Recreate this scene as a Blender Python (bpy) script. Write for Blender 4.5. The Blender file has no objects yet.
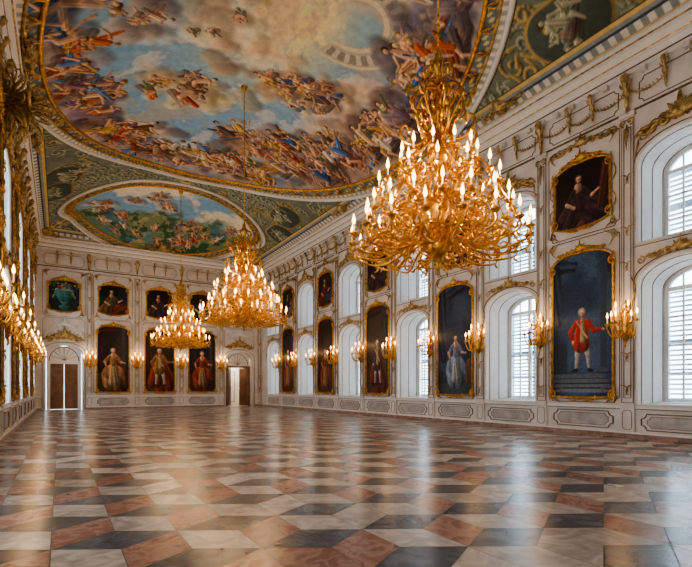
import bpy, math, random
import numpy as np
from mathutils import Vector, Matrix
random.seed(7)
XL,XR,YB,YF=-1.16,11.79,-1.6,30.4
XC=(XL+XR)/2
WIN_Y=[5.03+4.67*k for k in range(-1,6)]
PIC_Y=[7.37+4.67*k for k in range(-1,5)]
FAR_X=[0.2,2.65,5.2,7.75,10.2]
scene=bpy.context.scene
col=scene.collection

# ------------------------------------------------------------------ materials
def s2l(c):
    c=np.asarray(c,dtype=float)
    return np.where(c<=0.04045,c/12.92,((np.clip(c,0,None)+0.055)/1.055)**2.4)
def mat(name,c,rough=.5,metal=0.,var=.0,scale=4.,c2=None,bump=0.,emit=0.,spec=.5,bscale=None):
    m=bpy.data.materials.new(name); m.use_nodes=True
    nt=m.node_tree; b=nt.nodes['Principled BSDF']
    cl=tuple(s2l(c))+(1,)
    b.inputs['Base Color'].default_value=cl
    b.inputs['Roughness'].default_value=rough
    b.inputs['Metallic'].default_value=metal
    b.inputs['Specular IOR Level'].default_value=spec
    if var>0 or c2 is not None or bump>0:
        tc=nt.nodes.new('ShaderNodeTexCoord')
        n=nt.nodes.new('ShaderNodeTexNoise'); n.inputs['Scale'].default_value=scale
        n.inputs['Detail'].default_value=6; n.inputs['Roughness'].default_value=.6
        nt.links.new(tc.outputs['Object'],n.inputs['Vector'])
        r=nt.nodes.new('ShaderNodeValToRGB')
        cc=s2l(c2) if c2 is not None else np.array(cl[:3])*(1-var)
        r.color_ramp.elements[0].position=.35; r.color_ramp.elements[0].color=tuple(cc)+(1,)
        r.color_ramp.elements[1].position=.62; r.color_ramp.elements[1].color=cl
        nt.links.new(n.outputs['Fac'],r.inputs['Fac'])
        nt.links.new(r.outputs['Color'],b.inputs['Base Color'])
        if bump>0:
            n2=nt.nodes.new('ShaderNodeTexNoise'); n2.inputs['Scale'].default_value=bscale or scale*3
            nt.links.new(tc.outputs['Object'],n2.inputs['Vector'])
            bp=nt.nodes.new('ShaderNodeBump'); bp.inputs['Strength'].default_value=bump
            bp.inputs['Distance'].default_value=.02
            nt.links.new(n2.outputs['Fac'],bp.inputs['Height'])
            nt.links.new(bp.outputs['Normal'],b.inputs['Normal'])
    if emit>0:
        b.inputs['Emission Color'].default_value=cl
        b.inputs['Emission Strength'].default_value=emit
    return m
M_WALL=mat('stucco_wall',(.88,.86,.84),.55,c2=(.80,.775,.75),scale=1.3)
M_WHITE=mat('white_stucco',(.91,.90,.88),.5,var=.08,scale=5)
M_LINE=mat('brown_gilt_line',(.48,.37,.26),.5,c2=(.30,.23,.16),scale=6)
M_GOLD=mat('gilding',(.96,.76,.38),.3,1.0,c2=(.72,.49,.19),scale=9,bump=.3)
M_AGOLD=mat('antique_gilding',(.84,.72,.48),.42,.65,c2=(.48,.37,.22),scale=7,bump=.3)
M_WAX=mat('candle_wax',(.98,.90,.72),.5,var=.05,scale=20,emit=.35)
M_WOOD=mat('walnut_door',(.56,.42,.31),.4,c2=(.46,.33,.24),scale=3,bump=.1)
M_FRAME=mat('window_paint',(.86,.88,.89),.4,var=.04,scale=6)
M_LOUV=mat('louvre_paint',(.62,.68,.73),.6,var=.04,scale=6)
M_PINK=mat('pink_marble',(.66,.54,.48),.3,c2=(.50,.39,.34),scale=5)
M_INSET=mat('grey_marble_inset',(.74,.72,.71),.35,c2=(.62,.60,.59),scale=3)
def flame_mat():
    m=bpy.data.materials.new('flame'); m.use_nodes=True; nt=m.node_tree
    nt.nodes.clear(); o=nt.nodes.new('ShaderNodeOutputMaterial'); e=nt.nodes.new('ShaderNodeEmission')
    e.inputs['Color'].default_value=(1,.50,.13,1); e.inputs['Strength'].default_value=11
    nt.links.new(e.outputs[0],o.inputs[0]); return m
M_FLAME=flame_mat()
def glass_mat():
    m=bpy.data.materials.new('window_glass'); m.use_nodes=True; nt=m.node_tree
    nt.nodes.clear(); o=nt.nodes.new('ShaderNodeOutputMaterial')
    t=nt.nodes.new('ShaderNodeBsdfTransparent'); t.inputs[0].default_value=(.93,.97,1,1)
    g=nt.nodes.new('ShaderNodeBsdfGlossy'); g.inputs['Roughness'].default_value=.05
    x=nt.nodes.new('ShaderNodeMixShader'); x.inputs[0].default_value=.06
    nt.links.new(t.outputs[0],x.inputs[1]); nt.links.new(g.outputs[0],x.inputs[2]); nt.links.new(x.outputs[0],o.inputs[0])
    return m
M_GLASS=glass_mat()
def paint_mat(name,rough,spec=.5,nscale=14,amt=.25):
    m=bpy.data.materials.new(name); m.use_nodes=True; nt=m.node_tree; b=nt.nodes['Principled BSDF']
    a=nt.nodes.new('ShaderNodeAttribute'); a.attribute_name='Col'
    tc=nt.nodes.new('ShaderNodeTexCoord'); n=nt.nodes.new('ShaderNodeTexNoise'); n.inputs['Scale'].default_value=nscale
    n.inputs['Detail'].default_value=4
    nt.links.new(tc.outputs['Object'],n.inputs['Vector'])
    mr=nt.nodes.new('ShaderNodeMapRange'); mr.inputs[1].default_value=.3; mr.inputs[2].default_value=.7
    mr.inputs[3].default_value=1-amt; mr.inputs[4].default_value=1+amt
    nt.links.new(n.outputs['Fac'],mr.inputs[0])
    v=nt.nodes.new('ShaderNodeVectorMath'); v.operation='SCALE'
    nt.links.new(a.outputs['Color'],v.inputs[0]); nt.links.new(mr.outputs[0],v.inputs['Scale'])
    nt.links.new(v.outputs[0],b.inputs['Base Color'])
    b.inputs['Roughness'].default_value=rough; b.inputs['Specular IOR Level'].default_value=spec
    return m
M_CANVAS=paint_mat('oil_canvas',.5,.3,18,.25)
M_FRESCO=paint_mat('fresco',.9,.1,5,.12)

# ------------------------------------------------------------------ mesh builder
def catmull(P,n=5):
    P=[Vector(p) for p in P]; out=[]
    for i in range(len(P)-1):
        p0=P[max(i-1,0)];p1=P[i];p2=P[i+1];p3=P[min(i+2,len(P)-1)]
        for k in range(n):
            t=k/n
            out.append(.5*((2*p1)+(p2-p0)*t+(2*p0-5*p1+4*p2-p3)*t*t+(3*p1-p0-3*p2+p3)*t**3))
    out.append(P[-1]); return out
class MB:
    def __init__(s,mats): s.v=[];s.f=[];s.m=[];s.sm=[];s.mats=mats;s.cols={}
    def quad(s,a,b,c,d,m=0):
        i=len(s.v); s.v+= [tuple(a),tuple(b),tuple(c),tuple(d)]; s.f.append((i,i+1,i+2,i+3)); s.m.append(m); s.sm.append(False)
    def box(s,x0,x1,y0,y1,z0,z1,m=0):
        i=len(s.v)
        s.v+=[(x0,y0,z0),(x1,y0,z0),(x1,y1,z0),(x0,y1,z0),(x0,y0,z1),(x1,y0,z1),(x1,y1,z1),(x0,y1,z1)]
        for f in ((0,3,2,1),(4,5,6,7),(0,1,5,4),(1,2,6,5),(2,3,7,6),(3,0,4,7)):
            s.f.append(tuple(i+k for k in f)); s.m.append(m); s.sm.append(False)
    def tube(s,P,R,n=6,m=0,closed=False,smooth=True,cap=True):
        P=[Vector(p) for p in P]; N=len(P)
        if not hasattr(R,'__len__'): R=[R]*N
        base=len(s.v); prev=None
        for i in range(N):
            if closed: t=P[(i+1)%N]-P[i-1]
            else: t=P[min(i+1,N-1)]-P[max(i-1,0)]
            if t.length<1e-9: t=Vector((0,0,1))
            t.normalize()
            if prev is None:
                a=Vector((0,1,0)) if abs(t.y)<.9 else Vector((1,0,0))
            else: a=prev
            u=a-t*a.dot(t)
            if u.length<1e-6: u=t.orthogonal()
            u.normalize(); prev=u; w=t.cross(u)
            for k in range(n):
                an=2*math.pi*(k+.5)/n
                s.v.append(tuple(P[i]+(u*math.cos(an)+w*math.sin(an))*R[i]))
        L=N if closed else N-1
        for i in range(L):
            j=(i+1)%N
            for k in range(n):
                q=(k+1)%n
                s.f.append((base+i*n+k,base+i*n+q,base+j*n+q,base+j*n+k)); s.m.append(m); s.sm.append(smooth)
        if cap and not closed:
            s.f.append(tuple(base+k for k in range(n))[::-1]); s.m.append(m); s.sm.append(False)
            s.f.append(tuple(base+(N-1)*n+k for k in range(n))); s.m.append(m); s.sm.append(False)
    def lathe(s,prof,c=(0,0,0),n=12,m=0):
        base=len(s.v)
        for r,z in prof:
            for k in range(n):
                a=2*math.pi*k/n; s.v.append((c[0]+r*math.cos(a),c[1]+r*math.sin(a),c[2]+z))
        for i in range(len(prof)-1):
            for k in range(n):
                q=(k+1)%n
                s.f.append((base+i*n+k,base+i*n+q,base+(i+1)*n+q,base+(i+1)*n+k)); s.m.append(m); s.sm.append(True)
    def rectframe(s,x0,x1,z0,z1,y,t=.02,d=.02,m=1):
        s.box(x0,x1,y-d,y,z0,z0+t,m); s.box(x0,x1,y-d,y,z1-t,z1,m)
        s.box(x0,x0+t,y-d,y,z0+t,z1-t,m); s.box(x1-t,x1,y-d,y,z0+t,z1-t,m)
    def fancyframe(s,x0,x1,z0,z1,y,r=.014,n=.12,m=1,fill=None):
        n=min(n,(x1-x0)*.3,(z1-z0)*.3); Q=[]
        for ci,(cx,cz,a0,a1) in enumerate(((x0,z0,90,0),(x1,z0,180,90),(x1,z1,270,180),(x0,z1,360,270))):
            for k in range(5):
                a=math.radians(a0+(a1-a0)*k/4); Q.append((cx+n*math.cos(a),y,cz+n*math.sin(a)))
        s.tube(Q,r,4,m,closed=True,smooth=False)
        if fill is not None:
            b=len(s.v); s.v+=[((x0+x1)/2,y+.003,(z0+z1)/2)]+[(q[0],y+.003,q[2]) for q in Q]
            for k in range(20): s.f.append((b,b+1+k,b+1+(k+1)%20)); s.m.append(fill); s.sm.append(False)
    def add(s,o,M,mm):
        b=len(s.v)
        s.v+=[tuple(M@Vector(p)) for p in o.v]; s.f+=[tuple(b+k for k in f) for f in o.f]; s.m+=[mm[k] for k in o.m]; s.sm+=o.sm
    def mesh(s,name):
        me=bpy.data.meshes.new(name); me.from_pydata(s.v,[],s.f)
        for x in s.mats: me.materials.append(x)
        me.polygons.foreach_set('material_index',s.m); me.polygons.foreach_set('use_smooth',s.sm)
        if s.cols:
            at=me.color_attributes.new('Col','FLOAT_COLOR','POINT')
            A=np.ones((len(s.v),4),dtype=np.float32)
            for st,arr in s.cols.items(): A[st:st+len(arr),:3]=arr
            at.data.foreach_set('color',A.ravel())
        me.update(); return me
def put(name,me,loc=(0,0,0),rz=0,scale=None,rot=None):
    o=bpy.data.objects.new(name,me); o.location=loc
    o.rotation_euler=rot if rot else (0,0,rz)
    if scale: o.scale=scale
    col.objects.link(o); return o
R90=math.pi/2
def at_right(y,z=0,off=0): return ((XR-off,y,z),-R90)
def at_left(y,z=0,off=0): return ((XL+off,y,z),R90)
def at_far(x,z=0,off=0): return ((x,YF-off,z),0)

# ------------------------------------------------------------------ raster painting helpers
_lat=np.random.default_rng(3).random((256,256))
def vnoise(x,y,sc,seed=0):
    x=x*sc+seed*17.3+100; y=y*sc+seed*31.7+100
    xi=np.floor(x).astype(int); yi=np.floor(y).astype(int); fx=x-xi; fy=y-yi
    fx=fx*fx*(3-2*fx); fy=fy*fy*(3-2*fy)
    g=lambda a,b:_lat[(a)%256,(b)%256]
    return (g(xi,yi)*(1-fx)+g(xi+1,yi)*fx)*(1-fy)+(g(xi,yi+1)*(1-fx)+g(xi+1,yi+1)*fx)*fy
def fbm(x,y,sc,seed=0,o=5):
    r=0;a=.5;t=0
    for i in range(o):
        r=r+a*vnoise(x,y,sc*2**i,seed+i);t+=a;a*=.55
    return r/t
def sst(a,b,x):
    t=np.clip((x-a)/(b-a),0,1); return t*t*(3-2*t)
class Cv:
    def __init__(s,x0,x1,y0,y1,res):
        s.nx=int(round((x1-x0)/res))+1; s.ny=int(round((y1-y0)/res))+1
        s.xs=np.linspace(x0,x1,s.nx); s.ys=np.linspace(y0,y1,s.ny); s.res=(x1-x0)/(s.nx-1)
        s.X,s.Y=np.meshgrid(s.xs,s.ys); s.A=np.zeros((s.ny,s.nx,3))
        s.x0,s.y0=x0,y0; s.ry=(y1-y0)/(s.ny-1)
    def blend(s,a,c):
        s.A=s.A*(1-a[...,None])+np.asarray(c)*a[...,None]
    def cap(s,p0,p1,r0,r1,c,L=(-.6,.8),fold=0.,alpha=1.,k=.38,soft=1.3):
        R=max(r0,r1)+s.res*2
        i0=max(int((min(p0[0],p1[0])-R-s.x0)/s.res),0); i1=min(int((max(p0[0],p1[0])+R-s.x0)/s.res)+2,s.nx)
        j0=max(int((min(p0[1],p1[1])-R-s.y0)/s.ry),0); j1=min(int((max(p0[1],p1[1])+R-s.y0)/s.ry)+2,s.ny)
        if i1<=i0 or j1<=j0: return
        X=s.X[j0:j1,i0:i1];Y=s.Y[j0:j1,i0:i1]
        dx=p1[0]-p0[0];dy=p1[1]-p0[1];l2=dx*dx+dy*dy+1e-9
        t=np.clip(((X-p0[0])*dx+(Y-p0[1])*dy)/l2,0,1)
        ox=X-p0[0]-t*dx; oy=Y-p0[1]-t*dy; d=np.hypot(ox,oy); r=r0+t*(r1-r0)
        a=np.clip((r-d)/(s.res*soft)+.5,0,1)*alpha
        sh=.86+k*(ox*L[0]+oy*L[1])/np.maximum(r,1e-4)
        if fold>0:
            ac=(ox*dy-oy*dx)/math.sqrt(l2)/np.maximum(r,1e-4)
            sh=sh+fold*np.sin(ac*7+t*3+p0[0]*9)+fold*.5*np.sin(ac*15+p0[1]*5)
        C=np.clip(np.asarray(c)*sh[...,None],0,1)
        s.A[j0:j1,i0:i1]=s.A[j0:j1,i0:i1]*(1-a[...,None])+C*a[...,None]
    def rect(s,x0,x1,y0,y1,c):
        m=((s.X>=x0)&(s.X<=x1)&(s.Y>=y0)&(s.Y<=y1)).astype(float); s.blend(m,c)
FL=(.90,.72,.57)
ROBES=[(.74,.27,.20),(.82,.42,.24),(.26,.40,.66),(.38,.54,.74),(.88,.70,.36),(.80,.60,.30),(.42,.50,.33),(.50,.34,.24),(.94,.90,.83),(.55,.42,.52),(.92,.67,.50),(.60,.33,.26),(.42,.36,.34)]
def fresco_fig(cv,cx,cy,ux,uy,s,rg,fade=0.):
    px,py=uy,-ux
    if rg.random()<.5: px,py=-px,-py
    def P(a,b): return (cx+(px*a+ux*b)*s,cy+(py*a+uy*b)*s)
    j=lambda a:(rg.random()-.5)*2*a
    F=lambda q:np.array(q)*(1-fade)+np.array((.84,.76,.66))*fade
    c=F(ROBES[rg.integers(len(ROBES))]); c2=F(ROBES[rg.integers(len(ROBES))])
    fl=F(np.array(FL)*(.8+.3*rg.random()))
    cv.cap(P(-.3,-.05),P(.35,-.12),.2*s,.16*s,F((.48,.40,.38)),fold=.12,alpha=.75)
    for q in range(2):
        cv.cap(P(j(.1),.1),P(.3+j(.4),-.1+j(.3)),.17*s,.11*s,c,fold=.22)
    cv.cap(P(-.1,.2),P(-.45+j(.15),.35+j(.4)),.13*s,.05*s,c2,fold=.22)
    cv.cap(P(.05,0),P(.38+j(.1),.1+j(.1)),.1*s,.075*s,c if rg.random()<.6 else fl,fold=.12)
    cv.cap(P(.38,.08),P(.45+j(.1),-.3),.07*s,.04*s,fl)
    cv.cap(P(-.02,0),P(.2+j(.15),-.12),.1*s,.07*s,fl)
    cv.cap(P(.2,-.12),P(.1+j(.2),-.42),.065*s,.035*s,fl)
    cv.cap(P(0,.02),P(j(.1),.4),.12*s,.14*s,fl if rg.random()<.5 else c2,fold=.1)
    for sg in (-1,1):
        e=(sg*.24+j(.1),.3+j(.22))
        cv.cap(P(sg*.13,.42),P(*e),.055*s,.045*s,fl)
        cv.cap(P(*e),P(e[0]+sg*.12+j(.15),e[1]+j(.25)),.042*s,.03*s,fl)
    h=(j(.1),.6)
    cv.cap(P(h[0],h[1]+.03),P(h[0],h[1]+.03),.095*s,.095*s,F((.34,.24,.17)) if rg.random()<.7 else F((.7,.55,.3)))
    cv.cap(P(h[0]+.02,h[1]),P(h[0]+.02,h[1]-.03),.07*s,.06*s,fl)

# ------------------------------------------------------------------ ceiling
Z0,RISE,LL=9.4,2.0,6.475
def vault(X,Y):
    sx=np.minimum(X-XL,XR-X); sy=np.minimum(Y-YB,YF-Y)
    a=1-(1-np.clip(sx/LL,0,1))**2; b=1-(1-np.clip(sy/LL,0,1))**2
    h=np.maximum(.12-np.abs(a-b),0)/.12
    return Z0+RISE*(np.minimum(a,b)-h*h*.12/4)
CE=(XC,14.5,5.75,8.3); FE=(XC,27.55,4.75,2.75); NE=(XC,14.5*2-27.55,4.75,2.75)
def ell_d(X,Y,E):
    dx=X-E[0];dy=Y-E[1]; e=np.sqrt((dx/E[2])**2+(dy/E[3])**2)+1e-6
    g=np.sqrt((dx/E[2]**2)**2+(dy/E[3]**2)**2)/e+1e-6
    return (e-1)/g, e
def build_ceiling():
    cv=Cv(XL,XR,YB,YF,.03); X,Y=cv.X,cv.Y; rg=np.random.default_rng(11)
    n=fbm(X,Y,1.2,1)
    base=np.array((.46,.49,.43))[None,None]*(.85+.3*n[...,None]); cv.A[:]=base
    sx=np.minimum(X-XL,XR-X); sy=np.minimum(Y-YB,YF-Y); s=np.minimum(sx,sy)
    al=np.where(sx<sy,Y,X)
    cd,ce=ell_d(X,Y,CE); fd,fe=ell_d(X,Y,FE); nd,ne=ell_d(X,Y,NE)
    def inside_any(x,y,m=.75):
        for E in (CE,FE,NE):
            d=math.hypot((x-E[0])/(E[2]+m),(y-E[1])/(E[3]+m))
            if d<1: return True
        return False
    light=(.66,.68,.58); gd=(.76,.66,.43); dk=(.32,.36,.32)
    cnt=0
    for q in range(1500):
        x=rg.uniform(XL+.6,XR-.6); y=rg.uniform(YB+.6,YF-.6)
        if inside_any(x,y): continue
        cnt+=1
        sg=1 if rg.random()<.5 else -1; a0=rg.uniform(0,6.28); R=rg.uniform(.22,.42); c=gd if rg.random()<.2 else light
        pr=None
        for t in np.linspace(0,1,16):
            a=a0+sg*8*t; r=R*(1-.85*t); p=(x+r*math.cos(a),y+r*math.sin(a))
            if pr:
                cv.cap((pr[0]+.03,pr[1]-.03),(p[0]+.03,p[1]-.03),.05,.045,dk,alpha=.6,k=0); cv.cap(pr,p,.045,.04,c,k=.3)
            pr=p
        for k in range(4):
            a=rg.uniform(0,6.28); cv.cap((x+R*math.cos(a),y+R*math.sin(a)),(x+1.5*R*math.cos(a+.5),y+1.5*R*math.sin(a+.5)),.06,.02,c,k=.35)
        if cnt>240: break
    # grisaille figures in oval medallions painted in the spandrels
    for x,y in ((10.6,7.0),(10.2,23.0),(.1,23.2),(.2,6.5),(10.7,4.6),(9.2,5.6),(10.8,25.0),(-.2,24.8)):
        cv.cap((x,y-.35),(x,y+.35),.72,.72,(.72,.62,.40),k=.15); cv.cap((x,y-.35),(x,y+.35),.64,.64,(.36,.41,.37),k=.1)
        for q in range(2):
            x1=x+rg.normal()*.18;y1=y+rg.normal()*.25
            sv=list(ROBES); ROBES[:]=[(.62,.66,.56),(.54,.58,.49),(.70,.71,.60)]
            gl=globals(); fl0=gl['FL']; gl['FL']=(.76,.76,.64)
            d=Vector((XC-x,14.5-y)).normalized()
            fresco_fig(cv,x1,y1,d.x,d.y,.95,rg)
            gl['FL']=fl0; ROBES[:]=sv
    rib=np.minimum(np.abs(sx-sy),9)
    cv.blend(sst(.36,.32,rib),(.67,.66,.58)); cv.blend(sst(.26,.23,rib),(.40,.45,.44))
    cv.blend(sst(.2,.17,rib)*sst(.0,.3,np.sin((sx+sy)*9)),(.80,.72,.48)); cv.blend(sst(.05,.03,rib),(.86,.74,.42))
    # edge bands
    cv.blend((s<.62).astype(float),(.57,.60,.60))
    dn=((np.mod(al,.3)<.16)&(s<.42)&(s>.26)).astype(float); cv.blend(dn,(.87,.86,.82))
    cv.blend((s<.22).astype(float),(.82,.81,.77)); cv.blend(((s>.22)&(s<.26)).astype(float),(.80,.66,.38))
    cv.blend(((s>.44)&(s<.49)).astype(float),(.26,.30,.35)); cv.blend(((s>.58)&(s<.66)).astype(float),(.84,.73,.46))
    cv.blend(((s>.66)&(s<.70)).astype(float),(.26,.29,.26))
    def border(d,ang):
        o=lambda a,b:((d>a)&(d<b)).astype(float)
        cv.blend(o(-.05,.66),(.66,.66,.61)); 
        cv.blend(o(.06,.34)*.9,(.40,.48,.51))
        lf=np.sin(ang*150)*np.sin(d*22+ang*70)
        cv.blend(o(.08,.33)*sst(.1,.5,lf),(.84,.77,.52))
        cv.blend(o(.38,.54)*sst(-.1,.1,np.sin(ang*200)),(.88,.86,.79))
        cv.blend(o(-.05,.04),(.90,.78,.46)); cv.blend(o(.34,.38),(.88,.76,.46)); cv.blend(o(.58,.66),(.86,.74,.46)); cv.blend(o(.66,.71),(.24,.27,.25))
    for d,E in ((nd,NE),(fd,FE)):
        an=np.arctan2((Y-E[1])/E[3],(X-E[0])/E[2]); border(d,an)
        ins=(d<-.04).astype(float)
        v=(Y-E[1])/E[3] if E is FE else -(Y-E[1])/E[3]
        g=fbm(X,Y,.9,21); g3=fbm(X,Y,.7,23)
        t=sst(.42,.58,g3)[...,None]
        skyc=np.array((.52,.68,.80))*(1-t)+np.array((.90,.87,.79))*t
        cv.A=np.where(ins[...,None]>0,skyc,cv.A)
        land=sst(-.05,.2,v+.9*(g-.5)+.05)
        cv.blend(ins*land*.95,(.47,.53,.38)); 
        trees=sst(.52,.6,fbm(X,Y,1.4,31)); cv.blend(ins*land*trees,(.25,.37,.27))
        cv.blend(ins*sst(.52,.6,fbm(X,Y,1.1,37))*land*.7,(.34,.52,.60))
        cv.blend(ins*sst(.56,.62,fbm(X,Y,2.3,35))*.6*land,(.76,.68,.50))
    for E in (NE,FE):
        sg=-1 if E is FE else 1
        for i in range(34):
            x=E[0]+E[2]*rg.uniform(-.85,.85); lim=math.sqrt(max(0,1-((x-E[0])/E[2])**2))
            vv=rg.uniform(.05,.8)*lim if i<27 else rg.uniform(-.6,0)*lim
            if i>=27: cv.cap((x-.3,E[1]-sg*vv*E[3]),(x+.3,E[1]-sg*vv*E[3]),.3,.25,(.80,.74,.70),alpha=.7,soft=6)
            fresco_fig(cv,x,E[1]-sg*vv*E[3],0,sg*1,.5+.22*rg.random(),rg,.1)
    an=np.arctan2((Y-CE[1])/CE[3],(X-CE[0])/CE[2]); border(cd,an)
    ins=cd<-.04
    wx=(fbm(X,Y,.5,61)-.5)*3; wy=(fbm(X,Y,.5,71)-.5)*3
    g=fbm(X+wx,Y+wy,.30,41,6); g2=fbm(X+wx,Y+wy,.8,47,6)
    blue=np.stack([.46+.18*g2,.64+.13*g2,.76+.1*g2],-1)
    t=sst(.49,.62,g)[...,None]; sky=blue*(1-t)+np.array((.90,.84,.72))*t
    glow=np.exp(-(((X-5.3)/1.9)**2+((Y-12.2)/2.6)**2)); sky=sky*(1-glow[...,None]*.85)+np.array((1.0,.93,.64))*glow[...,None]*.85
    cl=sst(.52,.58,g2); sky=sky*(1-.5*cl[...,None])+np.array((.90,.84,.79))*.5*cl[...,None]
    sh=sst(.60,.50,g2)*sst(.45,.5,g2); sky=sky*(1-.3*sh[...,None])+np.array((.50,.53,.62))*.3*sh[...,None]
    rim=sst(.76,1.02,ce+.5*(g2-.5)); dusk=np.array((.58,.51,.49))*(.65+.8*g2[...,None])
    sky=sky*(1-.6*rim[...,None])+dusk*.6*rim[...,None]
    pk=sst(.56,.66,fbm(X,Y,.6,53)); sky=sky*(1-.35*pk[...,None])+np.array((.90,.71,.54))*.35*pk[...,None]
    cv.A=np.where(ins[...,None],sky,cv.A)
    # painted round temple (concentric entablature with columns)
    tx,ty=7.0,11.0
    rr_=np.hypot(X-tx,(Y-ty)); ta=np.arctan2(Y-ty,X-tx); sec=sst(-2.2,-2.0,ta)*sst(1.9,1.7,ta)
    for a,b,c in ((.75,1.55,(.76,.72,.62)),(.8,.95,(.90,.85,.72)),(1.05,1.4,(.58,.55,.50)),(1.45,1.55,(.92,.85,.66))):
        cv.blend(((rr_>a)&(rr_<b)).astype(float)*sec*.85,c)
    cv.blend(((rr_>1.05)&(rr_<1.4)&(np.sin(ta*22)>.2)).astype(float)*sec*.85,(.86,.82,.72))
    def group(x,y,n,spx,spy,s0,fade=0.,cloud=(.58,.49,.47)):
        ux,uy=CE[0]-x,(CE[1]-y)*.6; l=math.hypot(ux,uy)+1e-6; ux/=l;uy/=l
        for q in range(int(n*3.5)):
            bx=x+rg.normal()*spx*1.2; by=y+rg.normal()*spy*1.15; t=rg.random()
            if ((bx-CE[0])/CE[2])**2+((by-CE[1])/CE[3])**2<.9:
                r=rg.uniform(.18,.42); cc=np.clip(np.array(cloud)*(.8+.6*t),0,.95)
                cv.cap((bx,by),(bx+rg.normal()*.3,by+rg.normal()*.3),r,r*.8,cc,alpha=.55,k=.35,soft=6)
        L=[(x+rg.normal()*spx,y+rg.normal()*spy) for q in range(n)]
        L.sort(key=lambda p:-math.hypot(p[0]-CE[0],p[1]-CE[1]))
        for (a,b) in reversed(L):
            if ((a-CE[0])/CE[2])**2+((b-CE[1])/CE[3])**2<.89:
                fresco_fig(cv,a,b,ux+rg.normal()*.3,uy+rg.normal()*.3,s0*(.8+.4*rg.random()),rg,fade)
    group(3.9,16.2,9,.7,.4,.75,.12,(.82,.72,.56)); group(3.6,12.9,4,.5,.5,.55,.35,(.86,.76,.64)); group(6.9,14.4,10,.7,.5,.8,.05,(.72,.60,.48))
    group(1.6,13.2,4,.3,.5,.6,.3,(.80,.75,.73))
    group(5.2,9.0,7,.9,.45,.8,.15,(.78,.68,.58))
    group(.4,18.2,20,.45,.9,1.0,0,(.50,.44,.52)); group(1.5,20.1,18,.7,.5,1.0,0,(.50,.44,.46)); group(3.7,21.4,20,.9,.4,1.0,0,(.54,.46,.46))
    group(6.9,20.9,22,1.1,.5,1.0,0,(.50,.42,.39)); group(7.5,18.7,13,.8,.45,.95,0,(.62,.51,.42)); group(9.3,17.3,24,.65,.8,1.0,0,(.52,.42,.38))
    group(10.0,13.6,24,.42,1.1,1.0,0,(.50,.42,.39)); group(9.4,10.2,24,.55,.9,1.05,0,(.46,.43,.46)); group(8.0,8.3,18,.9,.5,1.0,0,(.42,.41,.46))
    group(.0,14.6,14,.28,1.1,.95,0,(.50,.46,.46)); group(.7,11.0,15,.4,.9,1.0,0,(.46,.43,.44)); group(2.6,8.0,14,.8,.5,.95); group(5.3,7.1,14,1,.3,.9)
    cv.blend(((cd>-.05)&(cd<.04)).astype(float),(.90,.78,.46))
    cv.A=np.clip(cv.A*1.03,0,.96)
    Z=vault(X,Y)
    nx,ny=cv.nx,cv.ny
    co=np.stack([X,Y,Z],-1).reshape(-1,3).astype(np.float32)
    idx=np.arange(nx*ny).reshape(ny,nx)
    F=np.stack([idx[:-1,:-1],idx[1:,:-1],idx[1:,1:],idx[:-1,1:]],-1).reshape(-1,4).astype(np.int32)
    me=bpy.data.meshes.new('ceiling'); me.vertices.add(len(co)); me.vertices.foreach_set('co',co.ravel())
    me.loops.add(F.size); me.loops.foreach_set('vertex_index',F.ravel())
    me.polygons.add(len(F)); me.polygons.foreach_set('loop_start',np.arange(0,F.size,4,dtype=np.int32))
    me.polygons.foreach_set('use_smooth',np.ones(len(F),dtype=bool))
    me.update(calc_edges=True)
    at=me.color_attributes.new('Col','FLOAT_COLOR','POINT')
    C=np.ones((len(co),4),dtype=np.float32); C[:,:3]=s2l(np.clip(cv.A,0,1)).reshape(-1,3); at.data.foreach_set('color',C.ravel())
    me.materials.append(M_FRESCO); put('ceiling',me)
build_ceiling()
def vz(x,y): return float(vault(np.array(x),np.array(y)))
mb=MB([M_AGOLD,M_WHITE,M_GOLD])
for E in (CE,FE,NE):
    for k,(o,r,m) in enumerate(((0,.07,2),(.36,.045,0),(.62,.08,1))):
        P=[]
        for i in range(120):
            a=2*math.pi*i/120; x=E[0]+(E[2]+o)*math.cos(a); y=E[1]+(E[3]+o)*math.sin(a)
            x=min(max(x,XL+.12),XR-.12); y=min(max(y,YB+.12),YF-.12)
            P.append((x,y,vz(x,y)-.02))
        mb.tube(P,r,6,m,closed=True)
    for i in range(72):
        a=2*math.pi*i/72; x=E[0]+(E[2]+.2)*math.cos(a); y=E[1]+(E[3]+.2)*math.sin(a)
        if XL+.4<x<XR-.4 and YB+.4<y<YF-.4:
            z=vz(x,y)-.05; nx_,ny_=math.cos(a),math.sin(a)
            for s in (-1,1):
                mb.tube([(x-nx_*.2,y-ny_*.2,z),(x+ny_*.1*s,y-nx_*.1*s,z-.04),(x+nx_*.12,y+ny_*.12,z)],[.015,.035,.01],5,2)
put('trim_1',mb.mesh('ceiling_oval_moulding'))

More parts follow.
